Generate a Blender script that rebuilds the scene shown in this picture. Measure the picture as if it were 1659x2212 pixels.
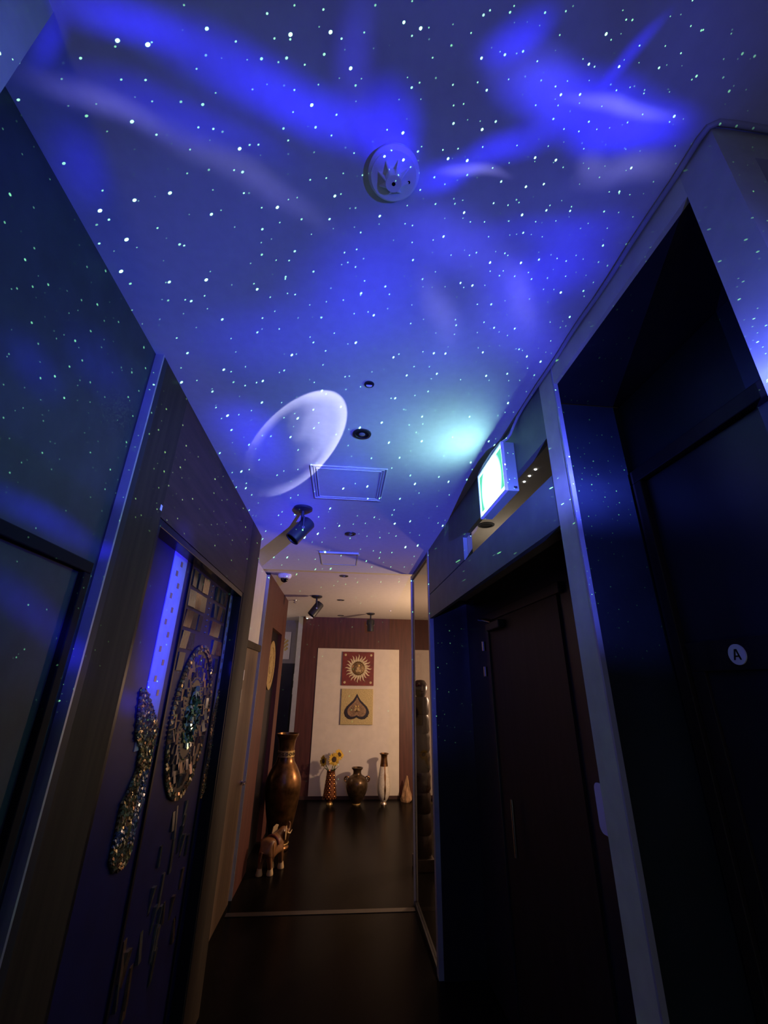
import bpy, bmesh, math, random
from mathutils import Vector, Matrix
random.seed(7)
scene = bpy.context.scene
for o in list(bpy.data.objects): bpy.data.objects.remove(o)
C = scene.collection
PI = math.pi

# ------------------------------------------------------------------ camera
cam = bpy.data.cameras.new('camera'); cam_ob = bpy.data.objects.new('camera', cam); C.objects.link(cam_ob)
cam.sensor_fit = 'HORIZONTAL'; cam.sensor_width = 36.0; cam.lens = 36.0 * 905.8 / 1659.0
cam.clip_start = 0.01
cx_, cy_, cz_ = (0.99536, -0.0952, 0.01397), (-0.04883, -0.37469, 0.92586), (-0.08291, -0.92225, -0.3776)
cam_ob.matrix_world = Matrix(((cx_[0], cy_[0], cz_[0], 0), (cx_[1], cy_[1], cz_[1], 0), (cx_[2], cy_[2], cz_[2], 1.66), (0, 0, 0, 1)))
scene.camera = cam_ob
scene.cycles.max_bounces = 4; scene.cycles.diffuse_bounces = 2; scene.cycles.glossy_bounces = 2; scene.cycles.adaptive_threshold = 0.02; scene.cycles.transparent_max_bounces = 6
# ------------------------------------------------------------------ view, world
vs = scene.view_settings
vs.view_transform = 'Standard'; vs.look = 'None'; vs.exposure = 0.0; vs.gamma = 1.0; vs.use_curve_mapping = False
w = bpy.data.worlds.new('dim_room'); scene.world = w; w.use_nodes = True
w.node_tree.nodes['Background'].inputs[0].default_value = (1.0, 0.92, 0.85, 1)
w.node_tree.nodes['Background'].inputs[1].default_value = 0.02

# ------------------------------------------------------------------ the star projector (off frame, high on the right)
PROJECTOR = (0.5, 0.05, 2.05)
# slide of soft streaks in stereographic coordinates of the beam: (colour, level, x, y, angle, half length, half width)
STROKES = [
    ('b', 0.55, -0.501, 0.1902, 0.42, 0.0671, 0.0204),
    ('b', 0.8, -0.3771, 0.2565, 0.494, 0.1793, 0.0361),
    ('b', 0.32, -0.5504, 0.1935, -0.921, 0.0256, 0.0129),
    ('b', 0.3, -0.4763, 0.2577, 0.503, 0.1376, 0.0276),
    ('p', 0.24, -0.5267, 0.2402, 0.647, 0.0664, 0.0132),
    ('p', 0.2, -0.425, 0.3147, 0.641, 0.1528, 0.0182),
    ('b', 0.2, -0.545, 0.2784, 1.282, 0.0529, 0.0209),
    ('m', 0.25, -0.3343, 0.222, 1.338, 0.0824, 0.0262),
    ('b', 0.7, -0.2919, 0.2775, 1.252, 0.0622, 0.041),
    ('b', 0.6, -0.1793, 0.2009, -0.477, 0.0522, 0.0296),
    ('m', 0.6, -0.1391, 0.2398, 0.348, 0.107, 0.0436),
    ('b', 0.95, -0.0362, 0.2665, 0.118, 0.1745, 0.0476),
    ('b', 0.6, 0.0273, 0.2768, -0.133, 0.1143, 0.0329),
    ('b', 0.7, -0.2158, 0.3361, 0.066, 0.0562, 0.0257),
    ('b', 0.65, -0.1486, 0.3109, -0.364, 0.0957, 0.0276),
    ('b', 0.45, -0.033, 0.2165, 2.097, 0.0621, 0.0161),
    ('p', 0.6, -0.0105, 0.2594, 0.049, 0.1112, 0.0119),
    ('p', 0.6, -0.173, 0.3328, 0.096, 0.0682, 0.0091),
    ('p', 0.32, 0.0478, 0.3164, -0.143, 0.0991, 0.028),
    ('p', 0.22, -0.0159, 0.3119, 0.321, 0.0342, 0.019),
    ('b', 0.3, -0.0071, 0.3919, -0.108, 0.1668, 0.0359),
    ('m', 0.5, -0.1532, 0.4145, 0.437, 0.1498, 0.0504),
    ('m', 0.5, -0.0106, 0.4969, 0.424, 0.1667, 0.0602),
    ('b', 0.5, 0.0129, 0.4373, -0.188, 0.1266, 0.0597),
    ('b', 0.45, -0.2606, 0.462, 0.305, 0.1498, 0.1247),
    ('p', 0.25, -0.1466, 0.4941, 0.788, 0.098, 0.0258),
    ('p', 0.22, -0.0243, 0.4772, 0.58, 0.0861, 0.0246),
    ('m', 0.25, -0.0948, 0.5362, 0.189, 0.1394, 0.0835),
    ('b', 0.2, -0.3878, 0.4898, 0.575, 0.1129, 0.0567),
    ('b', 0.5, -0.3576, 0.6206, 0.725, 0.115, 0.0387),
    ('b', 0.3, -0.2435, 0.7555, 0.376, 0.1116, 0.0477),
    ('m', 0.18, -0.2108, 0.6349, 0.391, 0.1569, 0.2074),
    ('b', 0.2, -0.1782, 0.7137, 0.288, 0.0934, 0.0382),
    ('b', 1.7, -0.8132, 0.6381, 0.886, 0.1742, 0.0325),
    ('b', 1.0, -0.9107, 0.7627, 1.236, 0.1888, 0.0465),
    ('b', 0.4, -0.7213, 0.4529, 0.983, 0.0735, 0.0576),
    ('b', 0.4, -0.6029, 0.4833, 0.674, 0.0996, 0.0662),
    ('b', 5.0, -0.6295, 0.9035, 2.124, 0.2309, 0.0744),
    ('b', 2.0, -0.755, 1.0017, 2.266, 0.0418, 0.0657),
    ('b', 1.5, -0.4963, 0.9782, 2.1, 0.1143, 0.1097),
]
SLIDE_COL = {'b': (0.020, 0.012, 1.0), 'm': (0.050, 0.046, 0.80), 'p': (0.19, 0.18, 0.58)}

def star_projector(power):
    L = bpy.data.lights.new('projector_lamp', 'POINT'); L.energy = power; L.shadow_soft_size = 0.0
    ob = bpy.data.objects.new('projector_lamp', L); ob.location = PROJECTOR; C.objects.link(ob)
    L.use_nodes = True; nt = L.node_tree; N = nt.nodes; K = nt.links
    N.clear()
    def mth(op, a, b=None, c=None, clamp=False):
        n = N.new('ShaderNodeMath'); n.operation = op; n.use_clamp = clamp
        for i, v in enumerate((a, b, c)):
            if v is None: continue
            if isinstance(v, (int, float)): n.inputs[i].default_value = v
            else: K.new(v, n.inputs[i])
        return n.outputs[0]
    def vmt(op, a, b=None, scale=None, out=0):
        n = N.new('ShaderNodeVectorMath'); n.operation = op
        for i, v in enumerate((a, b)):
            if v is None: continue
            if isinstance(v, (tuple, list)): n.inputs[i].default_value = v
            else: K.new(v, n.inputs[i])
        if scale is not None:
            if isinstance(scale, (int, float)): n.inputs['Scale'].default_value = scale
            else: K.new(scale, n.inputs['Scale'])
        return n.outputs[out]
    def rng(v, a, b, c=0.0, d=1.0, kind='SMOOTHSTEP'):
        n = N.new('ShaderNodeMapRange'); n.interpolation_type = kind
        K.new(v, n.inputs[0])
        for i, q in enumerate((a, b, c, d)): n.inputs[1 + i].default_value = q
        return n.outputs[0]
    tc = N.new('ShaderNodeTexCoord')
    dirv = vmt('NORMALIZE', vmt('MULTIPLY', tc.outputs['Normal'], (1, 1, 1)))
    sep = N.new('ShaderNodeSeparateXYZ'); K.new(dirv, sep.inputs[0])
    dx, dy, dz = sep.outputs
    inv = mth('DIVIDE', 1.0, mth('ADD', dz, 1.0001))
    sraw = vmt('MULTIPLY', vmt('SCALE', dirv, scale=inv), (1, 1, 0))
    # a gentle warp, as the light comes through rippled glass
    no = N.new('ShaderNodeTexNoise'); no.inputs['Scale'].default_value = 7.0; no.inputs['Detail'].default_value = 1.0
    K.new(sraw, no.inputs['Vector'])
    warp = vmt('MULTIPLY', vmt('SUBTRACT', no.outputs['Color'], (0.5, 0.5, 0.5)), (0.035, 0.035, 0))
    s = vmt('ADD', sraw, warp)
    # base tint of the beam
    n2 = N.new('ShaderNodeTexNoise'); n2.inputs['Scale'].default_value = 5.0; n2.inputs['Detail'].default_value = 1.0
    K.new(s, n2.inputs['Vector'])
    fwd = rng(dy, 0.25, 0.9)
    tot = vmt('SCALE', (0.004, 0.006, 0.076), scale=rng(n2.outputs['Fac'], 0.3, 0.7, 0.6, 1.35))
    tot = vmt('ADD', tot, vmt('SCALE', (0.013, 0.016, 0.15), scale=fwd))
    for col, lev, px_, py_, rot, la, lb in STROKES:
        mp = N.new('ShaderNodeMapping'); mp.vector_type = 'TEXTURE'
        mp.inputs['Location'].default_value = (px_, py_, 0); mp.inputs['Rotation'].default_value = (0, 0, rot); mp.inputs['Scale'].default_value = (la, lb, 1)
        K.new(vmt('ADD', s, vmt('SCALE', tot, scale=1e-7)), mp.inputs[0])      # chained so that the shader stack stays small
        f = rng(vmt('LENGTH', mp.outputs[0], out=1), 1.0, 0.0, 0.0, lev)
        tot = vmt('ADD', tot, vmt('SCALE', SLIDE_COL[col], scale=f))
    # the planet
    sraw = vmt('ADD', sraw, vmt('SCALE', tot, scale=1e-7))
    q = vmt('SCALE', vmt('SUBTRACT', sraw, (-0.292, 0.647, 0)), scale=1 / 0.0688)
    r = vmt('LENGTH', q, out=1)
    disc = rng(r, 1.02, 0.97)
    n3 = N.new('ShaderNodeTexNoise'); n3.inputs['Scale'].default_value = 2.2; n3.inputs['Detail'].default_value = 2.0
    K.new(q, n3.inputs['Vector'])
    side = mth('ADD', vmt('DOT_PRODUCT', q, (0.80, -0.50, 0), out=1), mth('MULTIPLY', mth('SUBTRACT', n3.outputs['Fac'], 0.5), 0.5))
    lit = rng(side, -0.15, 0.62)
    rim = mth('MULTIPLY', rng(r, 0.72, 1.0), rng(side, -0.85, -0.20))
    pl = mth('MULTIPLY', disc, mth('ADD', mth('MULTIPLY', lit, 0.80), mth('MULTIPLY', rim, 0.62)))
    tot = vmt('ADD', tot, vmt('SCALE', (0.42, 0.42, 0.60), scale=pl))
    # more light is thrown forward along the corridor than to the sides, little towards the wall next to the projector
    lo = rng(mth('DIVIDE', dy, mth('ADD', mth('SQRT', mth('ADD', mth('MULTIPLY', dx, dx), mth('MULTIPLY', dy, dy))), 0.001)), 0.60, 0.95, 0.42, 0.20)
    comp = mth('POWER', mth('MAXIMUM', dz, lo), -3.0)
    low = rng(dz, 0.03, 0.21, 0.0, 1.0)
    comp = mth('MINIMUM', comp, mth('ADD', 7.0, mth('MULTIPLY', low, 130.0)))
    cut = mth('MULTIPLY', rng(vmt('LENGTH', sraw, out=1), 1.36, 1.22), rng(dx, 0.02, 0.40, 1.0, 0.25))
    tot = vmt('SCALE', tot, scale=mth('MULTIPLY', comp, cut))
    # laser stars
    for sc, rad, keep, gain, seed in ((34.0, 0.047, 0.74, 4.2, 0.0), (50.0, 0.040, 0.85, 1.6, 3.7)):
        v = N.new('ShaderNodeTexVoronoi'); v.voronoi_dimensions = '2D'; v.inputs['Scale'].default_value = sc
        v.inputs['Randomness'].default_value = 0.85
        K.new(vmt('ADD', sraw, (seed, seed * 1.7, 0)), v.inputs['Vector'])
        sc2 = N.new('ShaderNodeSeparateColor'); K.new(v.outputs['Color'], sc2.inputs[0])
        on = mth('GREATER_THAN', sc2.outputs[0], 1 - keep)
        size = rng(sc2.outputs[1], 0.0, 1.0, rad * 0.55, rad * 1.1, 'LINEAR')
        dot = mth('LESS_THAN', v.outputs['Distance'], size)
        br = mth('MULTIPLY', mth('POWER', sc2.outputs[1], 1.5), gain)
        a = mth('MULTIPLY', mth('MULTIPLY', on, dot), br)
        a = mth('MULTIPLY', a, mth('MULTIPLY', mth('MULTIPLY', comp, cut), rng(dx, 0.05, 0.22, 1.0, 0.2)))
        tot = vmt('ADD', tot, vmt('SCALE', (0.30, 0.95, 0.44), scale=a))
    em = N.new('ShaderNodeEmission'); K.new(tot, em.inputs['Color']); em.inputs['Strength'].default_value = 1.0
    out = N.new('ShaderNodeOutputLight'); K.new(em.outputs[0], out.inputs[0])
star_projector(30)

def lamp(name, loc, power, col, r=0.08):
    L = bpy.data.lights.new(name, 'POINT'); L.energy = power; L.color = col; L.shadow_soft_size = r
    o = bpy.data.objects.new(name, L); o.location = loc; C.objects.link(o); return o
# warm lamp of the side room behind the right hand partition
lamp('side_room_lamp', (1.80, 5.45, 1.58), 118.0, (1.0, 0.66, 0.42), 0.07)
lamp('corner_fill', (-1.55, 7.2, 2.2), 5.0, (1.0, 0.78, 0.70), 0.06)  # unseen fill added to brighten the poster and wall in the far corner
# dim unseen fill added behind the camera to lift the right hand side
lamp('rear_fill', (-0.38, -1.1, 0.90), 4.5, (1.0, 0.93, 0.84), 0.15)
# weak fill added above the right hand door to brighten the beige lining
lamp('transom_fill', (1.15, 2.75, 2.40), 1.3, (1.0, 0.88, 0.74), 0.04)

# ------------------------------------------------------------------ materials
MATS = {}
def mat(name, col, rough=0.6, metal=0.0, var=0.0, scale=8.0, stretch=(1, 1, 1), bump=0.0, emit=None, spec=0.5, island=None):
    if name in MATS: return MATS[name]
    m = bpy.data.materials.new(name); m.use_nodes = True; nt = m.node_tree
    b = nt.nodes['Principled BSDF']
    b.inputs['Base Color'].default_value = (*col, 1); b.inputs['Roughness'].default_value = rough
    b.inputs['Metallic'].default_value = metal; b.inputs['Specular IOR Level'].default_value = spec
    if emit: b.inputs['Emission Color'].default_value = (*emit[0], 1); b.inputs['Emission Strength'].default_value = emit[1]
    if var or bump:
        tc = nt.nodes.new('ShaderNodeTexCoord'); mp = nt.nodes.new('ShaderNodeMapping'); mp.inputs['Scale'].default_value = stretch
        n = nt.nodes.new('ShaderNodeTexNoise'); n.inputs['Scale'].default_value = scale; n.inputs['Detail'].default_value = 5
        nt.links.new(tc.outputs['Object'], mp.inputs[0]); nt.links.new(mp.outputs[0], n.inputs['Vector'])
        if var:
            r = nt.nodes.new('ShaderNodeValToRGB')
            r.color_ramp.elements[0].position = 0.3; r.color_ramp.elements[1].position = 0.72
            r.color_ramp.elements[0].color = (*[max(0, c * (1 - var)) for c in col], 1)
            r.color_ramp.elements[1].color = (*[min(1, c * (1 + var)) for c in col], 1)
            nt.links.new(n.outputs['Fac'], r.inputs[0]); nt.links.new(r.outputs[0], b.inputs['Base Color'])
        if bump:
            bp = nt.nodes.new('ShaderNodeBump'); bp.inputs['Strength'].default_value = bump; bp.inputs['Distance'].default_value = 0.004
            nt.links.new(n.outputs['Fac'], bp.inputs['Height']); nt.links.new(bp.outputs[0], b.inputs['Normal'])
    if island:
        g = nt.nodes.new('ShaderNodeNewGeometry'); r = nt.nodes.new('ShaderNodeValToRGB'); r.color_ramp.interpolation = 'CONSTANT'
        els = r.color_ramp.elements
        while len(els) < len(island): els.new(0.5)
        for i, c in enumerate(island): els[i].position = i / len(island); els[i].color = (*c, 1)
        nt.links.new(g.outputs['Random Per Island'], r.inputs[0]); nt.links.new(r.outputs[0], b.inputs['Base Color'])
    MATS[name] = m; return m
M_CEIL = mat('ceiling_paint', (0.62, 0.63, 0.66), 0.85, var=0.04, scale=30, bump=0.15)
M_CEILF = mat('cream_ceiling_paint', (0.66, 0.60, 0.54), 0.85, var=0.04, scale=20, bump=0.1)
M_FLOOR = mat('dark_polished_floor', (0.005, 0.004, 0.0035), 0.26, spec=0.14, var=0.5, scale=6, stretch=(1, 0.25, 1))
M_FLOOR.node_tree.nodes['Principled BSDF'].inputs['IOR'].default_value = 1.22
M_WALLD = mat('charcoal_wall_panel', (0.036, 0.046, 0.050), 0.6, var=0.2, scale=14)
M_PIER = mat('pale_grey_paint', (0.47, 0.49, 0.37), 0.7, var=0.06, scale=25, bump=0.1)
M_GREY = mat('grey_frame_paint', (0.58, 0.60, 0.40), 0.65, var=0.08, scale=18)
M_FASC = mat('taupe_fascia_panel', (0.15, 0.185, 0.14), 0.6, var=0.1, scale=10)
M_WOOD = mat('dark_brown_wood', (0.046, 0.031, 0.018), 0.65, spec=0.2, var=0.3, scale=5, stretch=(6, 6, 0.5), bump=0.1)
M_RED = mat('red_brown_wood', (0.085, 0.024, 0.017), 0.55, var=0.3, scale=5, stretch=(5, 5, 0.5), bump=0.1)
M_TAN = mat('tan_door_wood', (0.19, 0.125, 0.075), 0.5, var=0.2, scale=4, stretch=(5, 5, 0.4))
M_ALU = mat('aluminium_edge', (0.42, 0.44, 0.46), 0.45, 0.25, var=0.05, scale=20)
M_BLK = mat('black_lacquer', (0.012, 0.012, 0.014), 0.28, spec=0.2)
M_BLKM = mat('matt_black_metal', (0.030, 0.032, 0.034), 0.42, 0.3)
M_DARK = mat('dark_satin_panel', (0.021, 0.022, 0.026), 0.34, var=0.2, scale=6)
M_WHT = mat('white_wall_paint', (0.62, 0.58, 0.55), 0.8, var=0.05, scale=12)
M_PAN = mat('cream_wall_panel', (0.70, 0.62, 0.54), 0.75, var=0.05, scale=9)
M_PLA = mat('white_plastic', (0.88, 0.89, 0.90), 0.35)
M_BEI = mat('beige_paint', (0.48, 0.43, 0.37), 0.8, var=0.05, scale=10)
M_GLS = mat('black_lens_glass', (0.005, 0.005, 0.006), 0.06)
M_CHR = mat('chrome', (0.6, 0.6, 0.62), 0.18, 1.0)
M_GRYW = mat('mauve_grey_wall', (0.30, 0.28, 0.29), 0.8, var=0.06, scale=12)

# ------------------------------------------------------------------ mesh helpers
class MB:
    def __init__(s): s.v = []; s.f = []
    def add(s, vs, fs):
        k = len(s.v); s.v += [tuple(p) for p in vs]; s.f += [tuple(i + k for i in f) for f in fs]; return s
    def box(s, x0, x1, y0, y1, z0, z1):
        return s.add([(x0, y0, z0), (x1, y0, z0), (x1, y1, z0), (x0, y1, z0), (x0, y0, z1), (x1, y0, z1), (x1, y1, z1), (x0, y1, z1)],
                     [(0, 3, 2, 1), (4, 5, 6, 7), (0, 1, 5, 4), (1, 2, 6, 5), (2, 3, 7, 6), (3, 0, 4, 7)])
    def prism(s, pts, axis, a, b):
        """closed outline in the two other axes, extruded along axis from a to b"""
        def mk(p, t):
            q = list(p); q.insert(axis, t); return tuple(q)
        n = len(pts)
        return s.add([mk(p, a) for p in pts] + [mk(p, b) for p in pts],
                     [tuple(range(n)), tuple(range(2 * n - 1, n - 1, -1))] + [(i, (i + 1) % n, n + (i + 1) % n, n + i) for i in range(n)])
    def lathe(s, prof, c=(0, 0, 0), seg=32, axis=Vector((0, 0, 1)), up=None):
        """profile (radius, height) turned about an axis through c"""
        ax = Vector(axis).normalized(); u = ax.orthogonal().normalized(); w_ = ax.cross(u); c = Vector(c)
        vs, fs = [], []
        n = len(prof)
        for i in range(seg):
            t = 2 * PI * i / seg; d = u * math.cos(t) + w_ * math.sin(t)
            for r, h in prof: vs.append(c + d * r + ax * h)
        for i in range(seg):
            j = (i + 1) % seg
            for k in range(n - 1): fs.append((i * n + k, j * n + k, j * n + k + 1, i * n + k + 1))
        fs.append(tuple(i * n for i in range(seg))[::-1]); fs.append(tuple(i * n + n - 1 for i in range(seg)))
        return s.add(vs, fs)
    def tube(s, pts, r, seg=10, taper=None):
        pts = [Vector(p) for p in pts]; n = len(pts); vs, fs = [], []; pu = None
        for i, p in enumerate(pts):
            t = (pts[min(i + 1, n - 1)] - pts[max(i - 1, 0)]).normalized()
            u = t.orthogonal().normalized() if pu is None else (pu - t * pu.dot(t)).normalized()
            pu = u; w_ = t.cross(u); rr = r if taper is None else r * taper[i]
            for k in range(seg):
                a = 2 * PI * k / seg; vs.append(p + (u * math.cos(a) + w_ * math.sin(a)) * rr)
        for i in range(n - 1):
            for k in range(seg):
                l = (k + 1) % seg; fs.append((i * seg + k, i * seg + l, (i + 1) * seg + l, (i + 1) * seg + k))
        fs.append(tuple(range(seg))[::-1]); fs.append(tuple((n - 1) * seg + k for k in range(seg)))
        return s.add(vs, fs)
    def torus(s, c, R, r, axis, seg=24, ring=8):
        ax = Vector(axis).normalized(); u = ax.orthogonal().normalized(); w_ = ax.cross(u); c = Vector(c); vs, fs = [], []
        for i in range(seg):
            a = 2 * PI * i / seg; d = u * math.cos(a) + w_ * math.sin(a)
            for k in range(ring):
                b = 2 * PI * k / ring; vs.append(c + d * (R + r * math.cos(b)) + ax * r * math.sin(b))
        for i in range(seg):
            for k in range(ring):
                j, l = (i + 1) % seg, (k + 1) % ring; fs.append((i * ring + k, j * ring + k, j * ring + l, i * ring + l))
        return s.add(vs, fs)
    def build(s, name, m, parent=None, smooth=False, bevel=0.0, base=None):
        """one mesh object; vertices are given in world metres. A top-level one gets its origin at the middle of its base"""
        if parent is not None: org = Vector(parent['org'])
        elif base is not None: org = Vector(base)
        else:
            xs, ys, zs = zip(*s.v); org = Vector(((min(xs) + max(xs)) / 2, (min(ys) + max(ys)) / 2, min(zs)))
        me = bpy.data.meshes.new(name)
        me.from_pydata([Vector(p) - org for p in s.v], [], s.f)
        bm = bmesh.new(); bm.from_mesh(me); bmesh.ops.recalc_face_normals(bm, faces=bm.faces); bm.to_mesh(me); bm.free()
        me.materials.append(m)
        if smooth:
            for p in me.polygons: p.use_smooth = True
        o = bpy.data.objects.new(name, me); C.objects.link(o)
        if bevel:
            md = o.modifiers.new('bevel', 'BEVEL'); md.width = bevel; md.segments = 2; md.limit_method = 'ANGLE'
        if smooth:
            md = o.modifiers.new('split', 'EDGE_SPLIT'); md.split_angle = math.radians(38)
        if parent is not None:
            o.parent = parent
            # a sub-part hangs from a mesh whose origin coincides with the thing's origin
        else: o.location = org
        o['org'] = tuple(org)
        return o
def box(name, m, b, parent=None, bevel=0.0): return MB().box(*b).build(name, m, parent, bevel=bevel)
def thing(name, label, cat, loc, group=None):
    o = bpy.data.objects.new(name, None); C.objects.link(o); o.location = loc; o['org'] = tuple(loc)
    o.empty_display_size = 0.05
    return tag(o, label, cat, group)
def tag(o, label, cat, group=None):
    o['label'] = label; o['category'] = cat
    if group: o['group'] = group
    return o
def struct(o, label, cat='wall'):
    o['kind'] = 'structure'; o['label'] = label; o['category'] = cat; return o
def sroot(name, label, cat, loc): return struct(thing(name, label, cat, loc), label, cat)
def arc(c, r, a0, a1, n): return [(c[0] + r * math.cos(a0 + (a1 - a0) * i / n), c[1] + r * math.sin(a0 + (a1 - a0) * i / n)) for i in range(n + 1)]

# ================================================================== SETTING
struct(box('floor', M_FLOOR, (-1.9, 3.2, -1.5, 8.4, -0.1, 0.0)), 'dark polished floor running the length of the corridor', 'floor')
struct(box('ceiling', M_CEIL, (-1.2, 3.2, -1.3, 4.2, 2.70, 2.83)), 'ceiling of the corridor under the projected night sky', 'ceiling')
struct(box('ceiling', M_CEILF, (-1.9, 3.2, 4.2, 8.4, 2.725, 2.83)), 'cream ceiling of the warmly lit far room', 'ceiling')
struct(box('trim_1', mat('brass_threshold', (0.055, 0.045, 0.035), 0.4, 0.3), (-0.79, 0.675, 4.19, 4.25, 0.0, 0.004)), 'thin metal threshold strip across the dark floor', 'threshold')
# left side
struct(box('wall_left', M_PIER, (-1.15, -0.537, -1.3, 0.389, 0.0, 2.70)), 'pale grey pier at the top left corner beside the dark wall', 'wall')
struct(box('wall_left', M_WALLD, (-0.93, -0.69, 0.389, 1.205, 0.0, 2.70)), 'charcoal left wall with a framed door', 'wall')
d1 = sroot('door_1', 'dark flush door with black frame in the charcoal left wall', 'door', (-0.69, 0.75, 0))
box('door_leaf', M_WALLD, (-0.6895, -0.684, 0.46, 1.125, 0.0, 1.915), d1)
box('door_head', mat('black_door_frame', (0.010, 0.010, 0.011), 0.65, spec=0.08), (-0.6895, -0.668, 0.44, 1.155, 1.915, 1.945), d1, 0.003)
box('door_jamb', MATS['black_door_frame'], (-0.6895, -0.668, 1.125, 1.155, 0.0, 1.915), d1, 0.003)
# first timber cladding round the mosaic
t2 = sroot('trim_2', 'dark brown wooden surround of the mosaic picture with silver edge', 'cladding', (-0.72, 2.2, 0))
box('stile', M_WOOD, (-0.93, -0.665, 1.245, 1.455, 0.0, 2.70), t2)
box('stile', M_WOOD, (-0.93, -0.665, 2.83, 3.16, 0.0, 2.70), t2)
box('sticker', M_PLA, (-0.665, -0.6635, 1.436, 1.449, 2.215, 2.235), t2)
box('lintel', mat('plum_brown_wood', (0.060, 0.030, 0.022), 0.6, spec=0.25, var=0.3, scale=5, stretch=(6, 0.6, 6)), (-0.93, -0.6655, 1.455, 2.83, 2.195, 2.70), t2)
box('bottom_rail', M_WOOD, (-0.93, -0.6655, 1.455, 2.83, 0.0, 0.12), t2)
box('edge_strip', M_ALU, (-0.93, -0.663, 1.205, 1.213, 0.0, 2.70), t2)
box('dark_strip', mat('dark_edge_band', (0.03, 0.03, 0.035), 0.5, spec=0.2), (-0.93, -0.6645, 1.213, 1.245, 0.0, 2.70), t2)  # plain dark strip beside the silver edge
box('back_board', M_DARK, (-0.93, -0.73, 1.455, 2.83, 0.12, 2.195), t2)
struct(box('wall_left', M_WHT, (-1.05, -0.83, 3.16, 4.452, 0.0, 2.70)), 'white wall strip above the brown door on the left', 'wall')
d2 = sroot('door_2', 'brown wooden door with small sign plates below the white wall strip', 'door', (-0.82, 3.9, 0))
box('door_leaf', M_TAN, (-0.8295, -0.815, 3.2, 4.40, 0.0, 1.925), d2)
box('door_head', M_WOOD, (-0.8295, -0.800, 3.2, 4.44, 1.925, 1.985), d2, 0.003)
box('sign_plate', M_PLA, (-0.815, -0.810, 3.83, 3.875, 1.665, 1.745), d2)
box('sign_plate', M_PLA, (-0.815, -0.810, 3.82, 3.855, 1.495, 1.595), d2)
hd = MB().lathe([(0.022, 0), (0.022, 0.008), (0.010, 0.010), (0.010, 0.045)], (-0.815, 4.33, 0.85), 20, (1, 0, 0))
hd.tube([(-0.776, 4.33, 0.85), (-0.772, 4.30, 0.852), (-0.772, 4.21, 0.855)], 0.008)
hd.build('door_handle', M_CHR, d2, True)
# second cladding
t3 = sroot('trim_3', 'red brown wooden surround with a round gold medallion recess', 'cladding', (-0.85, 5.3, 0))
box('stile', M_RED, (-1.05, -0.80, 4.475, 5.02, 0.0, 2.725), t3)
box('stile', M_RED, (-1.05, -0.80, 5.82, 6.13, 0.0, 2.725), t3)
box('lintel', M_RED, (-1.05, -0.8005, 5.02, 5.82, 2.23, 2.725), t3)
box('edge_strip', M_ALU, (-1.05, -0.798, 4.452, 4.460, 0.0, 2.70), t3)
box('dark_strip', MATS['dark_edge_band'], (-1.05, -0.7995, 4.460, 4.475, 0.0, 2.725), t3)  # narrower dark strip, as on the first surround
box('back_board', M_BLK, (-1.05, -0.85, 5.02, 5.82, 0.0, 2.23), t3)
mb = MB()
for r0, r1, h in ((0.0, 0.10, 0.020), (0.10, 0.20, 0.014), (0.20, 0.275, 0.022)):
    mb.lathe([(max(r0, 0.001), 0.0), (max(r0, 0.001), h * 0.7), ((r0 + r1) / 2, h), (r1, h * 0.7), (r1, 0.0)], (-0.85, 5.42, 1.84), 40, (1, 0, 0))
mb.build('medallion', mat('antique_gold', (0.42, 0.30, 0.12), 0.5, 0.4, var=0.4, scale=60, bump=0.3), t3, True)
struct(box('wall_left', M_GRYW, (-1.95, -1.85, 6.13, 8.4, 0.0, 2.725)), 'mauve grey wall at the far left of the far room', 'wall')
struct(box('wall_left', M_RED, (-1.95, -1.05, 6.05, 6.13, 0.0, 2.725)), 'return of the red brown cladding', 'wall')
struct(box('wall_back', M_GRYW, (-1.85, -0.71, 8.20, 8.4, 0.0, 2.725)), 'mauve grey wall above the dark door in the far left corner', 'wall')
d5 = sroot('door_3', 'dark door in the far left corner with two small plates', 'door', (-1.2, 8.2, 0))
box('door_leaf', M_DARK, (-1.60, -0.79, 8.18, 8.1995, 0.0, 1.965), d5)
for z0, z1 in ((1.675, 1.79), (1.45, 1.56)): box('sign_plate', M_PLA, (-0.845, -0.825, 8.174, 8.18, z0, z1), d5)
wb = sroot('wall_back', 'red brown wooden far wall with cream panels', 'wall', (0.3, 7.65, 0))
box('cladding', M_RED, (-0.71, 3.2, 7.65, 8.20, 0.0, 2.725), wb)
box('wall_panel', M_PAN, (-0.414, 0.987, 7.632, 7.65, 0.045, 2.20), wb)
box('wall_panel', M_PAN, (1.235, 2.65, 7.632, 7.65, 0.045, 2.205), wb)
box('edge_strip', M_ALU, (-0.785, -0.71, 7.645, 7.66, 0.0, 2.725), wb)
struct(box('baseboard_back', mat('dark_red_skirting', (0.05, 0.022, 0.018), 0.5), (-0.71, 3.2, 7.622, 7.6315, 0.0, 0.044)), 'dark skirting along the far wall behind the vases', 'skirting')
struct(box('wall_right', M_WHT, (3.1, 3.2, 3.42, 7.65, 0.0, 2.70)), 'right wall of the far side room', 'wall')
struct(box('wall_right', M_WHT, (0.71, 3.1, 3.37, 3.42, 0.0, 2.70)), 'partition between right doors and side room', 'wall')
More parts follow.
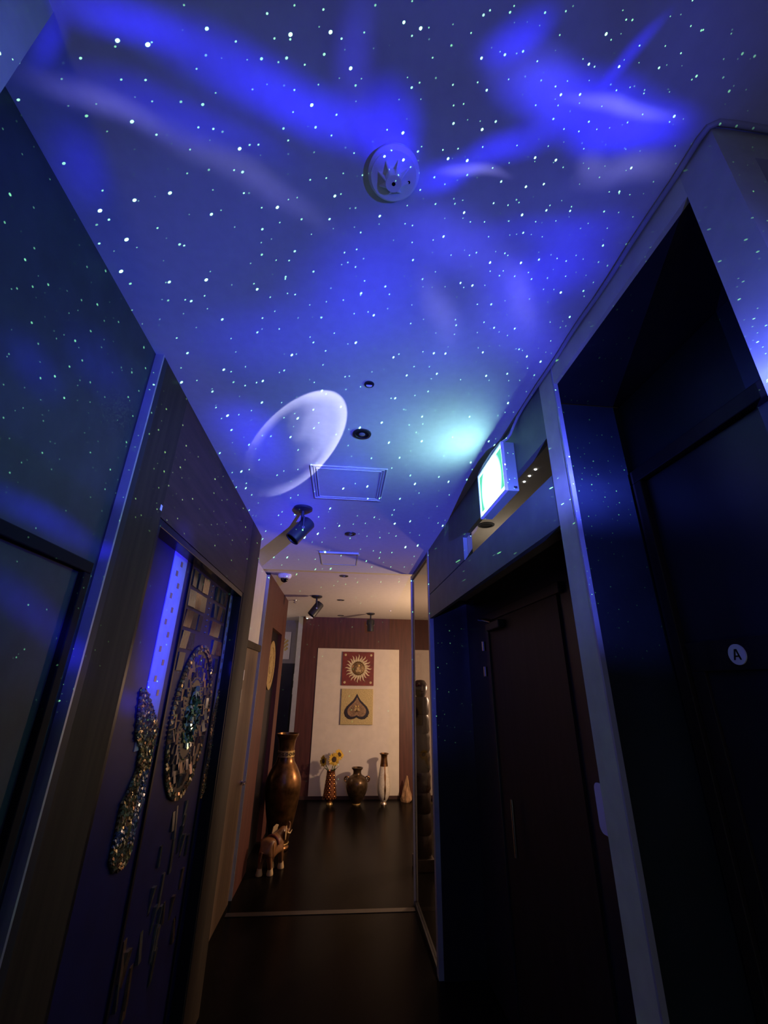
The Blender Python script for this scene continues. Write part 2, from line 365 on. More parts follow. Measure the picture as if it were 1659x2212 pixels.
# right side: grey framework in the wall plane
fr = sroot('wall_right', 'pale grey framework of the right wall with silver edged post', 'wall', (0.69, 0.8, 0))
box('corner_column', M_PIER, (0.68, 0.748, 0.423, 0.507, 0.0, 2.70), fr)
box('front_header', M_PIER, (0.748, 1.60, 0.4235, 0.507, 2.612, 2.70), fr)
box('beam', M_GREY, (0.68, 0.693, 0.507, 1.11, 2.622, 2.70), fr)
box('post', M_GREY, (0.68, 0.693, 1.118, 1.21, 0.0, 2.70), fr)
box('edge_strip', M_ALU, (0.679, 0.693, 1.110, 1.118, 0.0, 2.70), fr)
fa = sroot('wall_right', 'taupe fascia over the right doors with an open transom slot', 'wall', (0.69, 2.3, 2.14))
box('upper_panel', M_FASC, (0.681, 0.705, 1.21, 3.36, 2.467, 2.70), fa)
box('infill_panel', M_FASC, (0.681, 0.705, 2.31, 3.36, 2.330, 2.467), fa)
box('lintel_panel', M_FASC, (0.681, 0.705, 1.21, 3.36, 2.140, 2.322), fa)
box('groove', M_BLK, (0.69, 0.705, 1.21, 3.36, 2.322, 2.330), fa)
box('end_post', M_ALU, (0.678, 0.71, 3.36, 3.415, 0.0, 2.70), fa)
tr = sroot('wall_right', 'beige lining of the space seen through the transom slot', 'wall', (1.0, 2.3, 2.31))
box('shelf', M_BEI, (0.71, 1.30, 1.25, 3.365, 2.29, 2.305), tr)
box('back_lining', M_BEI, (1.30, 1.33, 1.25, 3.365, 2.29, 2.70), tr)
box('end_lining', M_BEI, (0.71, 1.30, 1.235, 1.25, 2.29, 2.70), tr)
box('jamb', mat('darkened_beige_paint', (0.16, 0.15, 0.08), 0.8), (0.706, 0.735, 2.31, 2.33, 2.305, 2.70), tr)  # beige darkened in its colour to hold down stray projector light
box('top_lining', M_BEI, (0.706, 1.30, 1.25, 3.365, 2.69, 2.6995), tr)
struct(box('wall_right', M_DARK, (0.98, 1.08, 0.507, 3.365, 0.0, 2.285)), 'dark recessed wall holding the right hand doors', 'wall')
struct(box('wall_right', mat('dark_teal_panel', (0.017, 0.028, 0.032), 0.45, var=0.2, scale=6), (0.98, 1.08, 0.507, 1.235, 2.285, 2.62)), 'dark wall above the lettered door', 'wall')
struct(box('wall_right', M_DARK, (0.694, 1.60, 0.51, 1.21, 2.622, 2.698)), 'dark soffit of the alcove on the right', 'soffit')
struct(box('wall_right', M_DARK, (1.60, 1.65, 0.423, 3.365, 0.0, 2.70)), 'dark closing wall of the alcove', 'wall')
struct(box('wall_right', M_DARK, (0.71, 0.98, 3.352, 3.3695, 0.0, 2.289)), 'dark end wall of the right door recess', 'wall')
struct(box('wall_right', mat('dark_teal_panel', (0.017, 0.028, 0.032), 0.45, var=0.2, scale=6), (0.694, 0.98, 1.212, 1.2345, 0.0, 2.62)), 'dark return wall closing the alcove behind the post', 'wall')
d3 = sroot('door_4', 'dark brown door with a round letter sign in the right alcove', 'door', (0.97, 0.85, 0))
M_DBR = mat('blackish_brown_wood', (0.022, 0.018, 0.016), 0.45, spec=0.3, var=0.3, scale=5, stretch=(5, 5, 0.5))
box('door_head', M_DBR, (0.945, 0.9795, 0.52, 1.19, 2.29, 2.335), d3, 0.003)
box('door_jamb', M_DBR, (0.945, 0.9795, 1.15, 1.19, 0.0, 2.29), d3, 0.003)
box('door_leaf', M_DARK, (0.965, 0.9795, 0.52, 1.148, 0.0, 2.285), d3)
box('door_rail', M_DBR, (0.955, 0.965, 0.52, 1.145, 1.70, 1.775), d3, 0.002)
box('door_stile', M_DBR, (0.955, 0.965, 1.10, 1.145, 0.0, 1.70), d3, 0.002)
d4 = sroot('door_5', 'dark brown door with a door closer under the taupe fascia', 'door', (0.97, 2.4, 0))
box('door_leaf', M_DBR, (0.968, 0.9795, 1.85, 2.80, 0.0, 2.05), d4)
box('door_head', M_DARK, (0.955, 0.9795, 1.80, 2.85, 2.05, 2.10), d4, 0.003)
box('door_jamb', M_DARK, (0.955, 0.9795, 2.80, 2.85, 0.0, 2.05), d4, 0.003)
dc = MB().box(0.925, 0.968, 2.52, 2.76, 1.98, 2.03); dc.build('door_closer', M_BLKM, d4, bevel=0.006)
MB().tube([(0.946, 2.70, 2.035), (0.93, 2.80, 2.06), (0.945, 2.94, 2.08)], 0.009).build('closer_arm', M_CHR, d4, True)
for z in (1.74, 1.90): MB().lathe([(0.014, -0.03), (0.014, 0.03)], (0.955, 2.90, z), 14).build('hinge', M_CHR, d4, True)
MB().tube([(0.93, 2.55, 1.10), (0.93, 2.55, 0.85)], 0.009).build('door_handle', M_CHR, d4, True)

# ================================================================== CEILING FITTINGS
def detector(x, y, z, label):
    t = thing('heat_detector', label, 'detector', (x, y, z))
    c = (x, y, z)
    MB().lathe([(0.046, 0), (0.054, -0.004), (0.056, -0.014), (0.050, -0.020)], c, 48).build('base', M_PLA, t, True)
    MB().lathe([(0.0015, -0.026), (0.020, -0.026), (0.049, -0.0225), (0.050, -0.0195), (0.0015, -0.0195)], c, 48).build('cover', M_PLA, t, True)
    hub = MB().lathe([(0.0035, -0.047), (0.017, -0.047), (0.0185, -0.044), (0.0185, -0.026), (0.0035, -0.026)], c, 32).build('hub', M_PLA, t, True)
    MB().lathe([(0.0040, -0.0474), (0.0040, -0.040)], c, 16).build('sensor_hole', M_GLS, hub)
    for k in range(8):
        a = 2 * PI * k / 8 + 0.2; d = Vector((math.cos(a), math.sin(a), 0)); n = Vector((-d.y, d.x, 0)) * 0.0014
        p = Vector(c); q = [p + d * 0.0175 + Vector((0, 0, -0.0465)), p + d * 0.018 + Vector((0, 0, -0.025)), p + d * 0.036 + Vector((0, 0, -0.0238))]
        MB().add([v + n for v in q] + [v - n for v in q], [(0, 1, 2), (5, 4, 3), (0, 3, 4, 1), (1, 4, 5, 2), (2, 5, 3, 0)]).build('fin', M_PLA, t)
    MB().lathe([(0.003, -0.002), (0.003, 0.0005)], (x + 0.034, y + 0.006, z - 0.0235), 12).build('indicator', M_GLS, t)
    return t
detector(0.061, 0.565, 2.70, 'round white heat detector with finned hub on the corridor ceiling')
def downlight(x, y, z, r, label, lens=True):
    t = thing('downlight', label, 'downlight', (x, y, z), None)
    c = (x, y, z)
    MB().lathe([(r * 0.70, -0.001), (r * 0.72, -0.006), (r * 0.97, -0.0045), (r, 0.0)], c, 36).build('trim_ring', M_BLKM, t, True)
    MB().lathe([(r * 0.34, -0.0035), (r * 0.70, -0.0015), (r * 0.72, 0.0), (r * 0.34, 0.0)], c, 36).build('baffle', M_BLK, t, True)
    if lens: MB().lathe([(0.001, -0.0075), (r * 0.2, -0.007), (r * 0.34, -0.0045), (r * 0.34, 0.0)], c, 24).build('bulb', mat('unlit_bulb_glass', (0.22, 0.22, 0.26), 0.12), t, True)
    return t
downlight(0.075, 0.268, 2.70, 0.045, 'dark downlight cut by the top edge of the picture')
downlight(0.041, 1.622, 2.70, 0.042, 'dark downlight beside the bright crescent and the hatch')
downlight(0.018, 3.005, 2.70, 0.042, 'dark downlight between the square hatch and the lit slot')
downlight(-0.021, 4.478, 2.725, 0.048, 'nearest downlight in the cream ceiling')
downlight(-0.056, 5.92, 2.725, 0.052, 'middle downlight in the cream ceiling')
downlight(-0.056, 7.38, 2.725, 0.055, 'farthest downlight in the cream ceiling')
t = thing('ceiling_socket', 'small open socket with a tilted cup in the ceiling', 'socket', (0.052, 1.28, 2.70))
MB().lathe([(0.012, 0.0), (0.0125, -0.003), (0.018, -0.003), (0.019, 0.0)], (0.052, 1.28, 2.70), 28).build('ring', M_BLKM, t, True)
MB().lathe([(0.001, 0), (0.001, -0.0008), (0.0122, -0.0008), (0.0122, 0)], (0.052, 1.28, 2.70), 24).build('dark_hole', M_BLK, t)
MB().prism([(0.052 + 0.0115 * math.cos(a), 1.28 + 0.0115 * math.sin(a)) for a in [0.25 + (PI - 0.5) * k / 12 for k in range(13)]], 2, 2.6945, 2.6992).build('cup', M_PLA, t)

def hatch(x0, x1, y0, y1, label):
    z = 2.70; t = thing('inspection_hatch', label, 'hatch', ((x0 + x1) / 2, (y0 + y1) / 2, z))
    def ring(a, wd, h):
        for (bx0, bx1, by0, by1) in ((x0 + a, x1 - a, y0 + a, y0 + a + wd), (x0 + a, x1 - a, y1 - a - wd, y1 - a),
                                     (x0 + a, x0 + a + wd, y0 + a + wd, y1 - a - wd), (x1 - a - wd, x1 - a, y0 + a + wd, y1 - a - wd)):
            box('frame_bar', M_CEIL, (bx0, bx1, by0, by1, z - h, z - 0.0001), t, 0.001)
    ring(0.0, 0.007, 0.006); ring(0.016, 0.005, 0.0045); ring(0.030, 0.004, 0.006)
    box('panel', M_CEIL, (x0 + 0.034, x1 - 0.034, y0 + 0.034, y1 - 0.034, z - 0.0025, z - 0.0001), t)
    return t
hatch(-0.213, 0.192, 1.94, 2.36, 'square ceiling inspection hatch near the glowing sign')
def drop_hatch():
    z = 2.70; x0, x1, y0, y1 = -0.235, 0.10, 3.50, 3.92
    t = thing('inspection_hatch', 'far ceiling hatch with one bright lit edge', 'hatch', ((x0 + x1) / 2, (y0 + y1) / 2, z))
    box('frame_bar', M_CEIL, (x0, x1, y0, y0 + 0.012, z - 0.014, z - 0.0001), t)
    box('frame_bar', M_GREY, (x0, x1, y1 - 0.010, y1, z - 0.006, z - 0.0001), t)
    for xa in (x0, x1 - 0.010): box('frame_bar', M_GREY, (xa, xa + 0.010, y0 + 0.012, y1 - 0.010, z - 0.006, z - 0.0001), t)
    box('panel', M_CEIL, (x0 + 0.01, x1 - 0.01, y0 + 0.012, y1 - 0.010, z - 0.002, z - 0.0001), t)
drop_hatch()

def spotlight(x, y, z, aim, label, s=1.0, drop=0.13):
    t = thing('ceiling_spotlight', label, 'spotlight', (x, y, z))
    MB().lathe([(0.001, 0), (0.046 * s, 0), (0.046 * s, -0.010 * s), (0.030 * s, -0.018 * s), (0.001, -0.018 * s)], (x, y, z), 32).build('base', M_BLKM, t, True)
    MB().lathe([(0.008 * s, -0.016 * s), (0.008 * s, -drop + 0.05 * s)], (x, y, z), 14).build('stem', M_BLKM, t, True)
    ax = Vector(aim).normalized(); c = Vector((x, y, z - drop))
    side = ax.cross(Vector((0, 0, 1))).normalized()
    yk = MB()
    top = Vector((x, y, z - drop + 0.055 * s))
    for sg in (-1, 1):
        p = c + side * sg * 0.040 * s; p2 = Vector((p.x, p.y, top.z))
        yk.tube([top, p2, p + Vector((0, 0, 0.01 * s)), p], 0.0055 * s, 8)
    yk.build('yoke', M_BLKM, t, True)
    b = MB().lathe([(0.001, -0.062 * s), (0.030 * s, -0.062 * s), (0.036 * s, -0.054 * s), (0.036 * s, 0.066 * s), (0.031 * s, 0.068 * s), (0.029 * s, 0.040 * s), (0.001, 0.036 * s)], c, 36, ax).build('body', M_BLKM, t, True)
    MB().torus(c + ax * 0.066 * s, 0.0335 * s, 0.0028 * s, ax, 32, 8).build('rim', M_BLK, b, True)
    MB().lathe([(0.001, 0.037 * s), (0.024 * s, 0.037 * s), (0.027 * s, 0.045 * s), (0.001, 0.0455 * s)], c, 24, ax).build('lens', M_GLS, b, True)
    for sg in (-1, 1): MB().lathe([(0.007 * s, 0), (0.007 * s, 0.005 * s)], c + side * sg * 0.040 * s, 12, side * sg).build('knob', M_CHR, t)
    return t
spotlight(-0.296, 2.54, 2.70, (-0.55, -0.18, -0.78), 'black cylinder spotlight hanging below the glowing crescent', 1.3, 0.150)
spotlight(-0.372, 5.68, 2.725, (-0.55, -0.1, -0.80), 'black cylinder spotlight tilted on the cream ceiling', 1.55, 0.17)
spotlight(0.44, 7.05, 2.725, (0.02, 0.10, -0.95), 'black spotlight pointing straight down before the red wall', 1.45, 0.19)

t = thing('dome_camera', 'white dome camera with a black eye on the cream ceiling', 'camera', (-0.655, 4.52, 2.725))
MB().lathe([(0.001, 0), (0.072, 0), (0.074, -0.018), (0.058, -0.040), (0.040, -0.044), (0.001, -0.044)], (-0.655, 4.52, 2.725), 36).build('housing', M_PLA, t, True)
MB().lathe([(0.040, -0.042), (0.038, -0.060), (0.028, -0.075), (0.012, -0.083), (0.001, -0.084)], (-0.655, 4.52, 2.725), 28).build('dome', M_GLS, t, True)
t = thing('emergency_light', 'small white emergency light at the corner of the red wall', 'lamp', (-0.60, 7.56, 2.69))
box('housing', M_PLA, (-0.66, -0.54, 7.54, 7.64, 2.685, 2.7245), t, 0.008)
MB().lathe([(0.001, -0.006), (0.010, -0.006), (0.014, 0.0)], (-0.635, 7.56, 2.684), 16).build('lens', mat('lit_indicator', (0.8, 0.85, 0.8), 0.3, emit=((0.75, 1.0, 0.85), 6.0)), t, True)
t = thing('sprinkler', 'small sprinkler head beside the tilted black spotlight', 'sprinkler', (-0.70, 6.05, 2.725))
MB().lathe([(0.001, 0), (0.032, 0), (0.030, -0.006), (0.010, -0.008), (0.010, -0.030), (0.001, -0.030)], (-0.70, 6.05, 2.725), 20).build('body', M_CHR, t, True)
MB().lathe([(0.001, -0.036), (0.020, -0.036), (0.020, -0.032), (0.001, -0.030)], (-0.70, 6.05, 2.725), 20).build('deflector', M_CHR, t, True)
tag(MB().lathe([(0.001, 0), (0.016, 0), (0.013, -0.008), (0.001, -0.008)], (0.73, 6.72, 2.725), 18).build('ceiling_sensor', M_PLA, None, True), 'tiny white round sensor on the cream ceiling near the glass', 'sensor')

# three tiny glowing dots and a downlight seen through the transom slot
M_DOT = mat('white_glow', (1, 1, 1), 0.4, emit=((0.92, 0.96, 1.0), 7.0))
for k, yy in enumerate((1.835, 1.909, 1.978)):
    tag(MB().lathe([(0.001, -0.004), (0.0055, -0.003), (0.007, 0.0), (0.001, 0.0)], (0.945, yy, 2.69), 14).build('glow_dot', M_DOT, None, True),
        ('nearest', 'middle', 'farthest')[k] + ' of three tiny glowing white dots seen through the transom slot', 'light', 'dots in the transom slot')
downlight(0.955, 2.66, 2.69, 0.058, 'dark downlight seen through the transom slot under the sign', False)

# ================================================================== EXIT SIGN AND CABLE
def exit_sign():
    x0, x1, y0, y1, z0, z1 = 0.622, 0.6805, 1.475, 1.80, 2.385, 2.612
    t = thing('exit_sign', 'glowing green and white exit sign box on the right fascia', 'sign', ((x0 + x1) / 2, (y0 + y1) / 2, z0))
    box('housing', mat('sign_housing', (0.25, 0.34, 0.22), 0.5), (x0 + 0.012, x1, y0, y1, z0, z1), t, 0.004)
    M = mat('sign_white_frame', (0.7, 0.72, 0.72), 0.4)
    for b in ((y0, y1, z1 - 0.006, z1), (y0, y1, z0, z0 + 0.005), (y0, y0 + 0.005, z0 + 0.005, z1 - 0.006), (y1 - 0.005, y1, z0 + 0.005, z1 - 0.006)):
        box('front_frame', M, (x0, x0 + 0.012, *b), t)
    # backlit face: white margin, green field, overexposed white middle put into the emission ramp
    m = bpy.data.materials.new('backlit_sign_face'); m.use_nodes = True; nt = m.node_tree; nt.nodes.clear()
    tc = nt.nodes.new('ShaderNodeTexCoord'); g = nt.nodes.new('ShaderNodeTexGradient'); g.gradient_type = 'SPHERICAL'
    mp = nt.nodes.new('ShaderNodeMapping'); mp.inputs['Location'].default_value = (0, 0.0, -0.105 / 0.165); mp.inputs['Scale'].default_value = (1, 1 / 0.150, 1 / 0.165)
    cr = nt.nodes.new('ShaderNodeValToRGB'); e = cr.color_ramp.elements
    e[0].position = 0.12; e[0].color = (0.16, 0.95, 0.62, 1); e[1].position = 0.55; e[1].color = (0.50, 1.0, 0.93, 1)
    em = nt.nodes.new('ShaderNodeEmission'); em.inputs['Strength'].default_value = 5.5
    st = nt.nodes.new('ShaderNodeMapRange'); st.inputs[1].default_value = 0.12; st.inputs[2].default_value = 0.60; st.inputs[3].default_value = 0.85; st.inputs[4].default_value = 29.0
    nt.links.new(g.outputs['Fac'], st.inputs[0]); nt.links.new(st.outputs[0], em.inputs['Strength'])
    ou = nt.nodes.new('ShaderNodeOutputMaterial')
    nt.links.new(tc.outputs['Object'], mp.inputs[0]); nt.links.new(mp.outputs[0], g.inputs[0]); nt.links.new(g.outputs['Fac'], cr.inputs[0])
    nt.links.new(cr.outputs[0], em.inputs['Color']); nt.links.new(em.outputs[0], ou.inputs[0])
    face = MB().box(x0 + 0.004, x0 + 0.012, y0 + 0.022, y1 - 0.018, z0 + 0.030, z1 - 0.020).build('green_face', m, t)
    box('white_margin', mat('backlit_white', (1, 1, 1), 0.4, emit=((0.62, 1.0, 0.95), 2.0)), (x0 + 0.006, x0 + 0.0118, y0 + 0.005, y1 - 0.005, z0 + 0.005, z1 - 0.006), t)
    box('label_plate', M_BLKM, (x1 - 0.022, x1 - 0.008, y0 - 0.001, y0 + 0.0005, z0 + 0.010, z0 + 0.020), t)
exit_sign()
pts = [(1.35, 0.414, 2.685), (1.0, 0.413, 2.688), (0.80, 0.412, 2.692), (0.72, 0.411, 2.693), (0.688, 0.412, 2.693), (0.674, 0.420, 2.692), (0.671, 0.44, 2.692)]
for k in range(1, 13):
    yy = 0.44 + k * 0.075
    pts.append((0.6725 + 0.0015 * math.sin(k * 1.7), yy, 2.690 + 0.002 * math.sin(k * 1.1)))
pts += [(0.671, 1.39, 2.682), (0.668, 1.43, 2.665), (0.662, 1.46, 2.640), (0.650, 1.475, 2.624), (0.632, 1.50, 2.620), (0.624, 1.60, 2.622), (0.624, 1.70, 2.620), (0.628, 1.79, 2.620), (0.650, 1.815, 2.618), (0.674, 1.825, 2.618)]
tag(MB().tube(pts, 0.0058, 10).build('cable', mat('grey_cable_sheath', (0.36, 0.37, 0.40), 0.5), None, True), 'pale grey cable tacked along the right ceiling edge to the sign', 'cable')

# ================================================================== SIGNS
t = thing('round_sign', 'small round white sign with a black letter A on the door rail', 'sign', (0.955, 0.985, 1.736))
MB().lathe([(0.001, 0), (0.024, 0), (0.024, 0.003), (0.001, 0.003)], (0.9549, 0.985, 1.736), 36, (-1, 0, 0)).build('disc', mat('white_sign_plate', (0.90, 0.91, 0.94), 0.5), t)
A = MB(); X0, X1 = 0.9505, 0.9519; cy, cz = 0.985, 1.736
def yz(u, v): return (cy - u, cz + v)      # seen from the corridor, right is towards the viewer (-Y)
for sg in (-1, 1):
    A.prism([yz(sg * 0.0105, -0.0125), yz(sg * 0.0068, -0.0125), yz(-sg * 0.0005, 0.0125), yz(sg * 0.0030, 0.0125)], 0, X0, X1)
A.prism([yz(-0.0065, -0.0055), yz(0.0065, -0.0055), yz(0.0065, -0.0025), yz(-0.0065, -0.0025)], 0, X0, X1)
A.build('letter', M_BLK, t)
o = MB().prism(arc((1.755, 1.300), 0.025, 0, PI / 2, 6) + arc((1.62, 1.300), 0.025, PI / 2, PI, 6) + arc((1.62, 1.19), 0.025, PI, 1.5 * PI, 6) + arc((1.755, 1.19), 0.025, 1.5 * PI, 2 * PI, 6), 0, 0.974, 0.9795)
tag(o.build('sign_plate', MATS['white_sign_plate'], None), 'white rounded plate on the dark wall partly hidden by the grey post', 'plate')

# ================================================================== GLASS PARTITION
t = thing('glass_partition', 'tinted glass partition with slim blue grey posts on the right', 'partition', (0.695, 3.86, 0))
box('post', M_ALU, (0.678, 0.712, 4.285, 4.31, 0.0, 2.70), t)
box('top_rail', M_BLKM, (0.680, 0.710, 3.416, 4.285, 2.662, 2.6995), t)
box('bottom_rail', M_BLKM, (0.680, 0.710, 3.416, 4.285, 0.0, 0.03), t)
gm = bpy.data.materials.new('tinted_glass'); gm.use_nodes = True; nt = gm.node_tree; nt.nodes.clear()
a = nt.nodes.new('ShaderNodeBsdfTransparent'); a.inputs[0].default_value = (0.60, 0.58, 0.58, 1)
b = nt.nodes.new('ShaderNodeBsdfGlossy'); b.inputs['Roughness'].default_value = 0.02; b.inputs['Color'].default_value = (0.9, 0.9, 0.9, 1)
mx = nt.nodes.new('ShaderNodeMixShader'); mx.inputs[0].default_value = 0.04; ou = nt.nodes.new('ShaderNodeOutputMaterial')
nt.links.new(a.outputs[0], mx.inputs[1]); nt.links.new(b.outputs[0], mx.inputs[2]); nt.links.new(mx.outputs[0], ou.inputs[0])
box('pane', gm, (0.692, 0.698, 3.416, 4.285, 0.03, 2.662), t)

# ================================================================== MOSAIC TRIPTYCH
def inside(p, poly):
    x, y = p; c = False; n = len(poly)
    for i in range(n):
        (x1, y1), (x2, y2) = poly[i], poly[i - 1]
        if (y1 > y) != (y2 > y) and x < (x2 - x1) * (y - y1) / (y2 - y1) + x1: c = not c
    return c
def tessera(mb, X, y, z, sy, sz, h, tilt=0.25, rot=0.0):
    """one little tile lying on the plane x = X, its face tilted at random"""
    a, b = random.uniform(-tilt, tilt), random.uniform(-tilt, tilt); vs = []
    for lift in (0, 1):
        for u, v in ((-1, -1), (1, -1), (1, 1), (-1, 1)):
            du, dv = u * sy / 2, v * sz / 2
            ru, rv = du * math.cos(rot) - dv * math.sin(rot), du * math.sin(rot) + dv * math.cos(rot)
            vs.append((X + (h + a * du + b * dv if lift else 0.0), y + ru, z + rv))
    mb.add(vs, [(0, 3, 2, 1), (4, 5, 6, 7), (0, 1, 5, 4), (1, 2, 6, 5), (2, 3, 7, 6), (3, 0, 4, 7)])
GOLD = [(0.46, 0.34, 0.10), (0.32, 0.24, 0.09), (0.50, 0.42, 0.22), (0.22, 0.14, 0.06), (0.36, 0.38, 0.20), (0.44, 0.22, 0.08)]
M_GMOS = mat('gold_mosaic', (0.4, 0.3, 0.1), 0.28, 0.55, island=GOLD)
M_MMOS = mat('mirror_brown_mosaic', (0.3, 0.2, 0.1), 0.16, 0.5, island=[(0.30, 0.20, 0.12), (0.16, 0.13, 0.11), (0.36, 0.24, 0.14), (0.20, 0.20, 0.17), (0.30, 0.16, 0.10), (0.12, 0.10, 0.10)])
M_GRN = mat('green_glass_mosaic', (0.1, 0.3, 0.2), 0.12, 0.2, island=[(0.12, 0.30, 0.10), (0.40, 0.55, 0.30), (0.04, 0.05, 0.02), (0.02, 0.03, 0.01), (0.16, 0.26, 0.06)])
M_SIL = mat('silver_mosaic', (0.5, 0.55, 0.6), 0.2, 0.6, island=[(0.42, 0.46, 0.52), (0.30, 0.36, 0.42), (0.5, 0.5, 0.5), (0.14, 0.16, 0.20)])
M_BLUP = mat('midnight_blue_lacquer', (0.020, 0.019, 0.09), 0.40, var=0.2, scale=9, spec=0.12)
MX = -0.725
mu = thing('mosaic_picture', 'tall glittering mosaic triptych with a central oval in a black frame', 'mosaic', (-0.70, 2.2, 0.12))
for nm, a, b in (('panel', 1.456, 1.995), ('panel', 2.012, 2.712), ('panel', 2.729, 2.829)):
    box(nm, M_BLUP, (-0.7295, MX, a, b, 0.121, 2.194), mu)
for a, b in ((1.4555, 1.480), (2.808, 2.8295)):
    box('frame_bar', M_BLK, (MX, -0.668, a, b, 0.1205, 2.1945), mu, 0.002)
box('frame_bar', M_BLK, (MX, -0.668, 1.480, 2.808, 2.166, 2.1945), mu, 0.002)
for yj in (2.0035, 2.7205): box('divider', M_BLK, (MX - 0.003, MX + 0.008, yj - 0.0085, yj + 0.0085, 0.121, 2.166), mu)
M_BAND = mat('pale_silk_band', (0.46, 0.47, 0.55), 0.6, var=0.08, scale=20)
for a, b in ((1.785, 1.935), (2.745, 2.803)):
    bd = box('silk_band', M_BAND, (MX, MX + 0.003, a, b, 1.42, 2.166), mu)
    z = 2.13; k = 0
    while z > 1.45:
        yc = a + (b - a) * (0.35 if k % 2 else 0.62) + random.uniform(-0.012, 0.012)
        box('gold_leaf', mat('gold_leaf_square', (0.34, 0.22, 0.09), 0.4, 0.3), (MX + 0.003, MX + 0.0045, yc - 0.010, yc + 0.010, z - 0.011, z + 0.011), bd)
        z -= random.uniform(0.045, 0.062); k += 1
# rows of upright glass tiles
for (a, b) in ((2.030, 2.285), (2.432, 2.690)):
    for r in range(5):
        zt = 2.152 - r * 0.0935
        n = 3
        for k in range(n):
            ya, yb = a + (b - a) * k / n, a + (b - a) * (k + 1) / n
            yc, zc = (ya + yb) / 2, zt - 0.040
            if ((yc - 2.36) / 0.335) ** 2 + ((zc - 1.49) / 0.40) ** 2 < 1.0: continue
            o = MB(); tessera(o, MX, yc, zc, yb - ya - 0.004, 0.076, 0.007, 0.10)
            o.build('tile', mat('glass_tile_%d' % ((k + r) % 3), ((0.13, 0.11, 0.07), (0.09, 0.10, 0.09), (0.19, 0.12, 0.07))[(k + r) % 3], 0.16, 0.35, var=0.5, scale=60, stretch=(1, 3, 0.4)), mu)
for k in range(9): MB().lathe([(0.001, 0.007), (0.004, 0.005), (0.0055, 0.0)], (MX, 2.36, 2.14 - k * 0.031), 10, (1, 0, 0)).build('bead', mat('mirror_bead', (0.65, 0.65, 0.7), 0.1, 0.8), mu, True)
# oval medallion
OC, RY, RZ = (2.36, 1.49), 0.272, 0.332
me_ = MB().lathe([(0.001, 0.004), (1.0, 0.004), (1.0, 0.0)], (0, 0, 0), 48, (1, 0, 0))
me_.v = [(MX + x, OC[0] + y * RY, OC[1] + z * RZ) for x, y, z in me_.v]
od = me_.build('oval_ground', mat('dark_bronze_ground', (0.06, 0.045, 0.03), 0.35, 0.3), mu)
rim = MB()
for ring_, cnt, sz in ((1.0, 110, 0.013), (0.945, 104, 0.012)):
    for k in range(cnt):
        a = 2 * PI * k / cnt; tessera(rim, MX + 0.004, OC[0] + RY * ring_ * math.cos(a), OC[1] + RZ * ring_ * math.sin(a), sz, sz, 0.008, 0.5, a)
rim.build('oval_rim', M_GMOS, mu)['kind'] = 'stuff'
rays = MB()
for ring_, cnt, sy, sz in ((0.80, 30, 0.034, 0.050), (0.635, 26, 0.026, 0.044)):
    for k in range(cnt):
        a = 2 * PI * (k + 0.5 * (ring_ < 0.7)) / cnt
        tessera(rays, MX + 0.004, OC[0] + RY * ring_ * math.cos(a), OC[1] + RZ * ring_ * math.sin(a), sy * 0.8, sz, 0.006, 0.30, a * 0.0)
rays.build('oval_petals', M_MMOS, mu)['kind'] = 'stuff'
bd = MB()
for k in range(54):
    a = 2 * PI * k / 54; bd.lathe([(0.001, 0.006), (0.004, 0.004), (0.005, 0.0)], (MX + 0.004, OC[0] + RY * 0.50 * math.cos(a), OC[1] + RZ * 0.53 * math.sin(a)), 7, (1, 0, 0))
bd.build('bead_ring', M_GMOS, mu, True)['kind'] = 'stuff'
gc = MB()
for k in range(130):
    r, a = math.sqrt(random.random()) * 0.36, random.uniform(0, 2 * PI)
    tessera(gc, MX + 0.004 + random.uniform(0, 0.004), OC[0] + RY * r * math.cos(a), OC[1] + RZ * 1.15 * r * math.sin(a), 0.016, 0.024, 0.005, 0.6, random.uniform(-0.5, 0.5))
gc.build('green_centre', M_GRN, mu)['kind'] = 'stuff'
FIG = [(1.741, 1.633), (1.802, 1.607), (1.908, 1.521), (1.95, 1.492), (1.962, 1.45), (1.944, 1.415), (1.953, 1.371), (1.938, 1.318), (1.951, 1.241), (1.93, 1.19), (1.93, 1.13), (1.931, 1.081),
       (1.905, 1.053), (1.809, 1.064), (1.766, 1.114), (1.766, 1.176), (1.766, 1.231), (1.769, 1.268), (1.8, 1.298), (1.836, 1.356), (1.826, 1.423), (1.783, 1.455), (1.76, 1.491), (1.741, 1.567), (1.73, 1.626)]
def figure(poly, name, m1, m2, silver):
    g, s_ = MB(), MB(); ys = [p[0] for p in poly]; zs = [p[1] for p in poly]; st = 0.0115; r = 0; z = min(zs)
    while z < max(zs):
        y = min(ys) + (st / 2 if r % 2 else 0)
        while y < max(ys):
            if inside((y, z), poly):
                tessera(s_ if silver(y, z) else g, MX + 0.003, y, z, 0.0092, 0.0092, 0.007, 0.55, PI / 4 + random.uniform(-.3, .3))
            y += st
        z += st * 0.75; r += 1
    MB().prism(poly, 0, MX, MX + 0.004).build(name + '_ground', mat('dark_gold_ground', (0.10, 0.07, 0.03), 0.4, 0.3), mu)
    g.build(name, m1, mu)['kind'] = 'stuff'
    if s_.v: s_.build(name + '_wing', m2, mu)['kind'] = 'stuff'
figure(FIG, 'gold_figure', M_GMOS, M_SIL, lambda y, z: (1.12 < z < 1.34 and y > 1.875) or (1.14 < z < 1.19 and y < 1.85))
RF = [(2.80, 1.60), (2.803, 1.40), (2.80, 1.10), (2.735, 1.07), (2.735, 1.18), (2.775, 1.25), (2.735, 1.39), (2.74, 1.48)]
